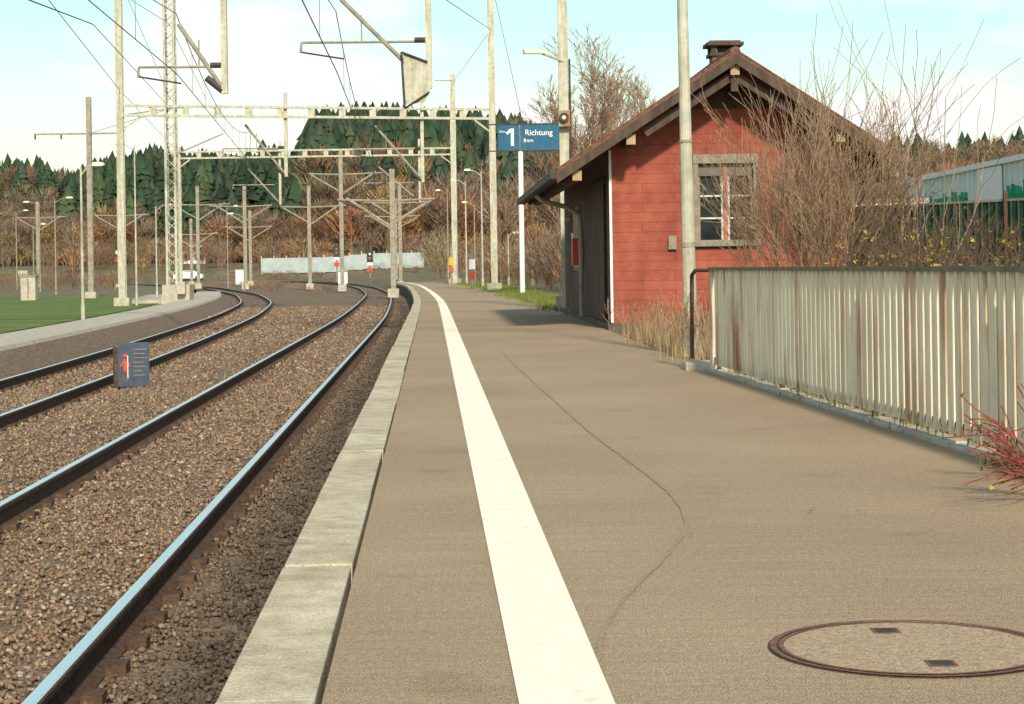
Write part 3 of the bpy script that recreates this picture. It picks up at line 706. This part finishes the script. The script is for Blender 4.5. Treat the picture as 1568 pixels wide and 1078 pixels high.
bare_tree('bare_tree',-.3,128,6.0,(.26,.17,.11),3,minr=.02)
bare_tree('bare_tree',1.2,112,5.5,(.28,.17,.10),3,minr=.018)
def shrub(name,x,y,h,n,spread,col,lvl=2,z=-.03,minr=.004,leafcol=None,leafn=0,r=.014,kids=2,baser=.35,lsize=.035,up=.05):
    S=[];tips=[]
    for _ in range(n):
        a=R.uniform(0,6.28); s=R.uniform(0,1)**.7*spread; b=R.uniform(0,baser)
        d=nrm(np.array([math.cos(a)*s,math.sin(a)*s,1.]))
        grow(S,np.array([x+math.cos(a)*b,y+math.sin(a)*b,z]),d,h*R.uniform(.6,1),r*R.uniform(.6,1.2),lvl,up=up,wob=.10,nseg=6,kids=kids,ang=.5,tips=tips,start=2)
    lv=None
    if leafcol: lv=[tips[i] for i in R.integers(0,len(tips),leafn)]
    segmesh(name,S,col,minr,leaves=lv,lcol=leafcol,lsize=lsize)
YL=[(.56,.36,.04),(.46,.31,.04),(.34,.27,.06),(.3,.16,.05)]
shrub('bare_shrub',4.10,26.6,2.55,42,.42,(.30,.20,.13),lvl=2,minr=.0038,r=.013,baser=.5)
shrub('bare_shrub',4.75,27.4,2.4,16,.40,(.26,.17,.11),lvl=2,minr=.0035,r=.012)
shrub('sapling',4.5,28,3.8,7,.16,(.27,.17,.12),lvl=1,minr=.0045,r=.016,up=.03)
shrub('sapling',5.9,28,3.7,9,.2,(.34,.25,.18),lvl=1,minr=.0045,r=.014,up=.03)
shrub('yellow_leaf_shrub',5.0,25.2,1.25,18,.7,(.13,.09,.065),lvl=2,leafcol=YL,leafn=430,lsize=.036,minr=.0035)
shrub('yellow_leaf_shrub',5.7,26.5,1.7,9,.6,(.13,.09,.065),lvl=2,leafcol=YL,leafn=110,lsize=.036,minr=.0035)
GR=[(.12,.15,.035),(.19,.20,.05),(.33,.25,.05),(.2,.1,.05)]
for x,y,h in((6.6,22,1.15),(4.2,17,.8),(5.6,20,1.0),(7.6,26,1.4),(8.6,28,1.5),(6.8,30,1.5),(5.2,24,1.2)):
    shrub('bramble_bush',x,y,h,18,1.2,(.14,.085,.065),lvl=2,leafcol=GR,leafn=420,lsize=.04,minr=.0035)
shrub('bramble_bush',2.70,9.6,.62,9,1.9,(.26,.06,.05),lvl=1,r=.007,leafcol=GR,leafn=60,lsize=.02,up=-.07,minr=.0035,baser=.15,z=0)
shrub('bramble_bush',2.66,8.7,.5,9,1.9,(.26,.07,.05),lvl=1,r=.006,leafcol=GR,leafn=80,lsize=.02,up=-.06,minr=.0035,baser=.15,z=0)
def tufts(name,pts,h,n,cols,spread=.25,w=.006):
    V=[];C=[]
    for x,y,z in pts:
        bx=x+R.normal(0,spread,n);by=y+R.normal(0,spread,n);hh=h*R.uniform(.4,1.1,n);a=R.uniform(0,6.28,n);ln=R.uniform(.05,.45,n)*hh
        ca=np.cos(a+1.57)*w;sa=np.sin(a+1.57)*w
        v=np.stack([np.stack([bx-ca,by-sa,np.full(n,z)],-1),np.stack([bx+ca,by+sa,np.full(n,z)],-1),np.stack([bx+np.cos(a)*ln,by+np.sin(a)*ln,z+hh],-1)],1)
        V.append(v.reshape(-1,3)); pal=np.array(cols); C.append(np.repeat(pal[R.integers(0,len(pal),n)]*R.uniform(.7,1.3,(n,1)),3,0))
    V=np.concatenate(V); trimesh(name,V,np.arange(len(V)).reshape(-1,3),folm,np.concatenate(C))
dry=[(.36,.26,.15),(.28,.19,.11),(.42,.32,.2),(.2,.13,.08)]
tufts('dry_grass',[(1.95+R.uniform(-.1,.4),y,-.03) for y in np.arange(20.5,31.5,.35)]+[(2.4+R.uniform(-.2,.8),y,-.03) for y in np.arange(20.5,31,.3)],.38,60,dry,.16,.004)
shrub('dry_weeds',2.15,29,.55,24,.5,(.34,.22,.14),lvl=1,baser=.8,r=.005); shrub('dry_weeds',2.2,25.5,.5,24,.5,(.34,.22,.14),lvl=1,baser=.9,r=.005)
shrub('dry_weeds',2.12,22.6,.7,22,.35,(.36,.23,.15),lvl=1,baser=.3,r=.005)
gg=[(.10,.16,.03),(.16,.2,.05),(.22,.2,.07)]
pts=[(Rb(y)+R.uniform(.05,1.6),y,-.02) for y in np.arange(46,140,.22)]
tufts('verge_grass',pts,.16,50,gg,.3,.012)
dk=[(.10,.07,.04),(.16,.10,.06),(.12,.12,.04),(.2,.10,.06)]
pts=[(2.03-.067*(y-19.35)+R.uniform(.1,.35),y,-.02) for y in np.arange(5,19,.12)]
tufts('verge_grass',pts,.22,30,gg+dry,.08)
pts=[(2.03-.067*(y-19.35)+R.uniform(.45,1.9),y,-.02) for y in R.uniform(5,22,420)]
tufts('verge_grass',pts,.55,36,dk,.10)
pts=[(2.60+R.uniform(-.02,.3),y,.0) for y in np.arange(7,10.6,.12)]
tufts('verge_grass',pts,.09,24,gg,.07,.004)
pts=[(Ef(y)-.12+R.uniform(-.1,.02),y,-.72) for y in R.uniform(6,60,25)]
tufts('track_weeds',pts,.12,14,gg,.05)
n=60; y=R.uniform(6,45,n); x=Ef(y)+R.uniform(.3,3.2,n); x=np.minimum(x,np.array([Rb(a) for a in y])-.05)
x=np.append(x,[.10,1.9,2.0,2.1]);y=np.append(y,[18.2,14,12,11.2]); n=len(x)
t=R.normal(size=(n,3,3))*np.array([1,1,.25]); V=np.stack([x,y,np.full(n,.012)],-1)[:,None]+t*.012
trimesh('fallen_leaves',V.reshape(-1,3),np.arange(3*n).reshape(-1,3),folm,np.repeat(np.array(dry)[R.integers(0,4,n)]*np.array([1.1,.7,.5]),3,0))

def conifer():
    V=[];F=[];k=9; n=11
    for i in range(k):
        zt_=1-.03-i*.10; zb=zt_-.17-.03*R.random(); r=.035+.20*((i+1)/k)**.8*R.uniform(.85,1.1); o=len(V); V.append((0,0,zt_+.04))
        for j in range(n):
            a=2*math.pi*(j+R.uniform(-.4,.4))/n; rr=r*(1.15 if j%2 else .55)*R.uniform(.75,1.25); V.append((rr*math.cos(a),rr*math.sin(a),zb+R.uniform(-.03,.03)))
        F+=[(o,o+1+j,o+1+(j+1)%n) for j in range(n)]
    return np.array(V),np.array(F)
def decid(nt=230,slim=1.0,th=.009):
    V=[];F=[]
    def tri(a,b,c_): o=len(V); V.extend([a,b,c_]); F.append((o,o+1,o+2))
    lob=[nrm(R.normal(size=3)) for _ in range(4)]
    for i in range(nt):
        d=nrm(R.normal(size=3)); k=.75+.35*max(np.dot(d,b) for b in lob); rr=R.uniform(.3,1)**.6*k; c_=np.array([d[0]*.27*slim*rr,d[1]*.27*slim*rr,.58+d[2]*.34*rr])
        out=nrm(np.array([d[0],d[1],abs(d[2])*.6+.9])+R.normal(0,.22,3)); s=nrm(np.cross(out,R.normal(size=3)))*th
        tri(c_-s,c_+s,c_+out*R.uniform(.09,.22))
    for i in range(7):
        a=R.uniform(0,6.28); s=np.array([math.cos(a+1.57),math.sin(a+1.57),0])*.012
        b=np.array([0,0,R.uniform(.15,.4)]); tri(b-s,b+s,np.array([math.cos(a)*.2,math.sin(a)*.2,R.uniform(.55,.85)]))
    tri(np.array([-.02,0,-.05]),np.array([.02,0,-.05]),np.array([0,0,.75])); tri(np.array([0,-.02,-.05]),np.array([0,.02,-.05]),np.array([0,0,.75]))
    return np.array(V),np.array(F)
def leafy(nt=300):
    # round autumn crown made of many small leaf clumps
    V=[];F=[]
    lob=[nrm(R.normal(size=3))*np.array([.2,.2,.16])*R.uniform(.5,1) for _ in range(6)]
    for i in range(nt):
        b=lob[R.integers(0,6)]; d=nrm(R.normal(size=3)); c_=np.array([b[0],b[1],.62+b[2]])+d*np.array([.16,.16,.16])*R.uniform(.5,1.05)
        t=R.normal(size=(3,3)); o=len(V); 
        for q in t: V.append(c_+nrm(q)*.030)
        F.append((o,o+1,o+2))
    for k in range(2):
        o=len(V); s=np.array([.02,0,0]) if k else np.array([0,.02,0]); V.extend([-s+np.array([0,0,-.05]),s+np.array([0,0,-.05]),np.array([0,0,.6])]); F.append((o,o+1,o+2))
    return np.array(V),np.array(F)
def mass(name,temps,x,y,h,cols,wide=1.0,jit=.10):
    VV=[];FF=[];CC=[];o=0; z=terr(x,y); n=len(x); which=R.integers(0,len(temps),n); cols=np.array(cols)
    for k,(V,F) in enumerate(temps):
        i=np.where(which==k)[0]
        if len(i)==0: continue
        a=R.uniform(0,6.28,len(i)); c_,s=np.cos(a),np.sin(a); w=h[i]*wide*R.uniform(.85,1.2,len(i))
        X=(V[None,:,0]*c_[:,None]-V[None,:,1]*s[:,None])*w[:,None]+x[i][:,None]; Y=(V[None,:,0]*s[:,None]+V[None,:,1]*c_[:,None])*w[:,None]+y[i][:,None]
        Z=V[None,:,2]*h[i][:,None]+z[i][:,None]-.2
        VV.append(np.stack([X,Y,Z],-1).reshape(-1,3)); FF.append((F[None]+(len(V)*np.arange(len(i)))[:,None,None]).reshape(-1,3)+o); o+=len(V)*len(i)
        CC.append((cols[i][:,None]*R.uniform(1-jit,1+jit,(len(i),len(V),1))).reshape(-1,3))
    return trimesh(name,np.concatenate(VV),np.concatenate(FF),folm,np.concatenate(CC))
ct=[conifer() for _ in range(5)]; dt=[decid() for _ in range(6)]; bt=[decid(150,1.6) for _ in range(4)]; lt=[leafy() for _ in range(4)]
def polar(n,a0,a1,y0,y1):
    a=R.uniform(a0,a1,n); y=np.sqrt(R.uniform(y0**2,y1**2,n)); return a*y,y
con=lambda n: np.array([(.036,.064,.036),(.028,.050,.030),(.052,.075,.038),(.046,.062,.042)])[R.integers(0,4,n)]*R.uniform(.7,1.3,(n,1))
brn=lambda n: np.array([(.19,.13,.09),(.23,.16,.115),(.16,.115,.085),(.33,.16,.08),(.25,.19,.145),(.18,.16,.08),(.20,.11,.08),(.36,.25,.09)])[R.choice(8,n,p=[.22,.2,.15,.10,.12,.07,.10,.04])]*R.uniform(.7,1.25,(n,1))
aut=lambda n: np.array([(.30,.13,.05),(.22,.11,.06),(.28,.19,.06),(.16,.13,.05),(.20,.09,.05),(.12,.12,.05)])[R.integers(0,6,n)]*R.uniform(.6,1.15,(n,1))
xs=[];ys_=[]
for a in((1050,-.112,.03,352,430),(230,-.34,-.1,560,660),(220,.17,.36,580,680),(420,-.235,-.105,378,470),(60,-.2,.0,325,350)):
    x,y=polar(*a); xs.append(x);ys_.append(y)
x=np.concatenate(xs);y=np.concatenate(ys_); mass('conifer_forest',ct,x,y,R.uniform(7.5,14,len(x)),con(len(x)),wide=1.3)
xs=[];ys_=[]
for a in((400,-.13,.07,312,362),(300,-.34,-.1,322,368),(330,-.34,-.1,470,650),(400,.1,.36,330,660),(60,-.1,.05,390,430)):
    x,y=polar(*a); xs.append(x);ys_.append(y)
x=np.concatenate(xs);y=np.concatenate(ys_); hh=R.uniform(6.5,12,len(x)); hh[(y<370)&(x/y<-.1)]*=.8
mass('deciduous_forest',dt,x,y,hh,brn(len(x)),wide=1.2)
xs=[];ys_=[]
for a in((130,-.34,.05,310,375),(70,-.1,.04,370,430),(90,-.34,-.12,460,640),(90,.1,.36,330,650)):
    x,y=polar(*a); xs.append(x);ys_.append(y)
x=np.concatenate(xs);y=np.concatenate(ys_); mass('autumn_woodland',lt,x,y,R.uniform(5,10.5,len(x)),aut(len(x)),wide=1.0,jit=.25)
xs=[];ys_=[]
for a in((240,-.3,.0,293,325),(80,-.02,.05,150,260),(60,-.04,.02,190,270)):
    x,y=polar(*a); k=x>Ef(np.clip(y,-20,329))+3; k|=y>282; xs.append(x[k]);ys_.append(y[k])
x=np.concatenate(xs);y=np.concatenate(ys_); mass('scrub_hedge',bt,x,y,R.uniform(2,5.5,len(x)),brn(len(x))*1.05)
x,y=polar(170,-.33,.0,277,288); k=np.abs(x+47.5)>4; x,y=x[k],y[k]; mass('scrub_hedge',bt,x,y,R.uniform(.6,1.7,len(x)),brn(len(x))*1.1,wide=1.6)
n=110; y=R.uniform(150,262,n); x=(C1(y)-3+C2(y)+3)/2+R.uniform(-.5,.5,n)*(C1(y)-C2(y)-6); mass('scrub_hedge',bt,x,y,R.uniform(.4,1.2,n),brn(n)*1.1,wide=1.6)
n=90; y=R.uniform(55,150,n); x=np.array([Rb(min(a,149)) for a in y])+R.uniform(1.8,7,n)
mass('scrub_hedge',bt,x,y,R.uniform(1.0,3.2,n),brn(n)*1.05)
n=120; x,y=polar(n,-.32,-.2,150,262); k=x<Cf(y)-6; x,y=x[k],y[k]; mass('scrub_hedge',bt,x,y,R.uniform(1.0,2.4,len(x)),brn(len(x)))
n=60; x,y=polar(n,.19,.34,45,120); k=(x<21); x,y=x[k],y[k]; mass('scrub_hedge',bt,x,y,R.uniform(1.0,2.4,len(x)),brn(len(x)))

# ------------------------------------------------------------------ world, sun, camera
sd=Vector((.15,-.93,.60)).normalized(); el=math.asin(sd.z); az=math.atan2(sd.x,sd.y)
w=bpy.data.worlds.new('World'); scene.world=w; w.use_nodes=True; n=w.node_tree.nodes; l=w.node_tree.links
for x in list(n): n.remove(x)
out=n.new('ShaderNodeOutputWorld'); b1=n.new('ShaderNodeBackground'); b2=n.new('ShaderNodeBackground'); mx=n.new('ShaderNodeMixShader')
sky=n.new('ShaderNodeTexSky'); sky.sky_type='NISHITA'; sky.sun_disc=False; sky.sun_elevation=el; sky.sun_rotation=az
sky.air_density=1.2; sky.ozone_density=1.5
tint=n.new('ShaderNodeMix'); tint.data_type='RGBA'; tint.blend_type='MULTIPLY'; tint.inputs[0].default_value=1; tint.inputs[7].default_value=(.96,1.12,.96,1)
l.new(sky.outputs[0],tint.inputs[6]); l.new(tint.outputs[2],b1.inputs[0]); b1.inputs[1].default_value=.15
b2.inputs[0].default_value=(1,.98,.92,1); b2.inputs[1].default_value=1.1
tc=n.new('ShaderNodeTexCoord'); mp=n.new('ShaderNodeMapping'); mp.inputs['Scale'].default_value=(1,1,2.6); mp.inputs['Location'].default_value=(.35,0,.1)
nz=n.new('ShaderNodeTexNoise'); nz.inputs['Scale'].default_value=7.5; nz.inputs['Detail'].default_value=6; nz.inputs['Roughness'].default_value=.55
l.new(tc.outputs['Generated'],mp.inputs[0]); l.new(mp.outputs[0],nz.inputs['Vector'])
sp=n.new('ShaderNodeSeparateXYZ'); l.new(tc.outputs['Generated'],sp.inputs[0])
mr=n.new('ShaderNodeMapRange'); mr.inputs['From Min'].default_value=.04; mr.inputs['From Max'].default_value=.14; mr.inputs['To Min'].default_value=.6; mr.inputs['To Max'].default_value=-.15
l.new(sp.outputs[2],mr.inputs['Value'])
rp=n.new('ShaderNodeMapRange'); rp.inputs['From Min'].default_value=.48; rp.inputs['From Max'].default_value=.66; l.new(nz.outputs['Fac'],rp.inputs['Value'])
ad=n.new('ShaderNodeMath'); ad.operation='ADD'; ad.use_clamp=True; l.new(mr.outputs[0],ad.inputs[0]); l.new(rp.outputs[0],ad.inputs[1])
l.new(ad.outputs[0],mx.inputs[0]); l.new(b1.outputs[0],mx.inputs[1]); l.new(b2.outputs[0],mx.inputs[2]); l.new(mx.outputs[0],out.inputs[0])
sl=bpy.data.lights.new('sun','SUN'); sl.energy=4.7; sl.angle=math.radians(4); sl.color=(1,.90,.72)
so=bpy.data.objects.new('sun',sl); so.rotation_euler=(-sd).to_track_quat('-Z','Y').to_euler(); so.location=(20,-40,30); link(so)
cam=bpy.data.cameras.new('camera'); cam.sensor_width=36; cam.lens=2930/1568*36; cam.shift_y=-131/1568; cam.clip_end=9000; cam.clip_start=.1
co=bpy.data.objects.new('camera',cam)
co.matrix_world=Matrix.Translation((0,0,1.1))@Matrix.Rotation(math.pi/2,4,'X')@Matrix.Rotation(-.015,4,'Z')
link(co); scene.camera=co
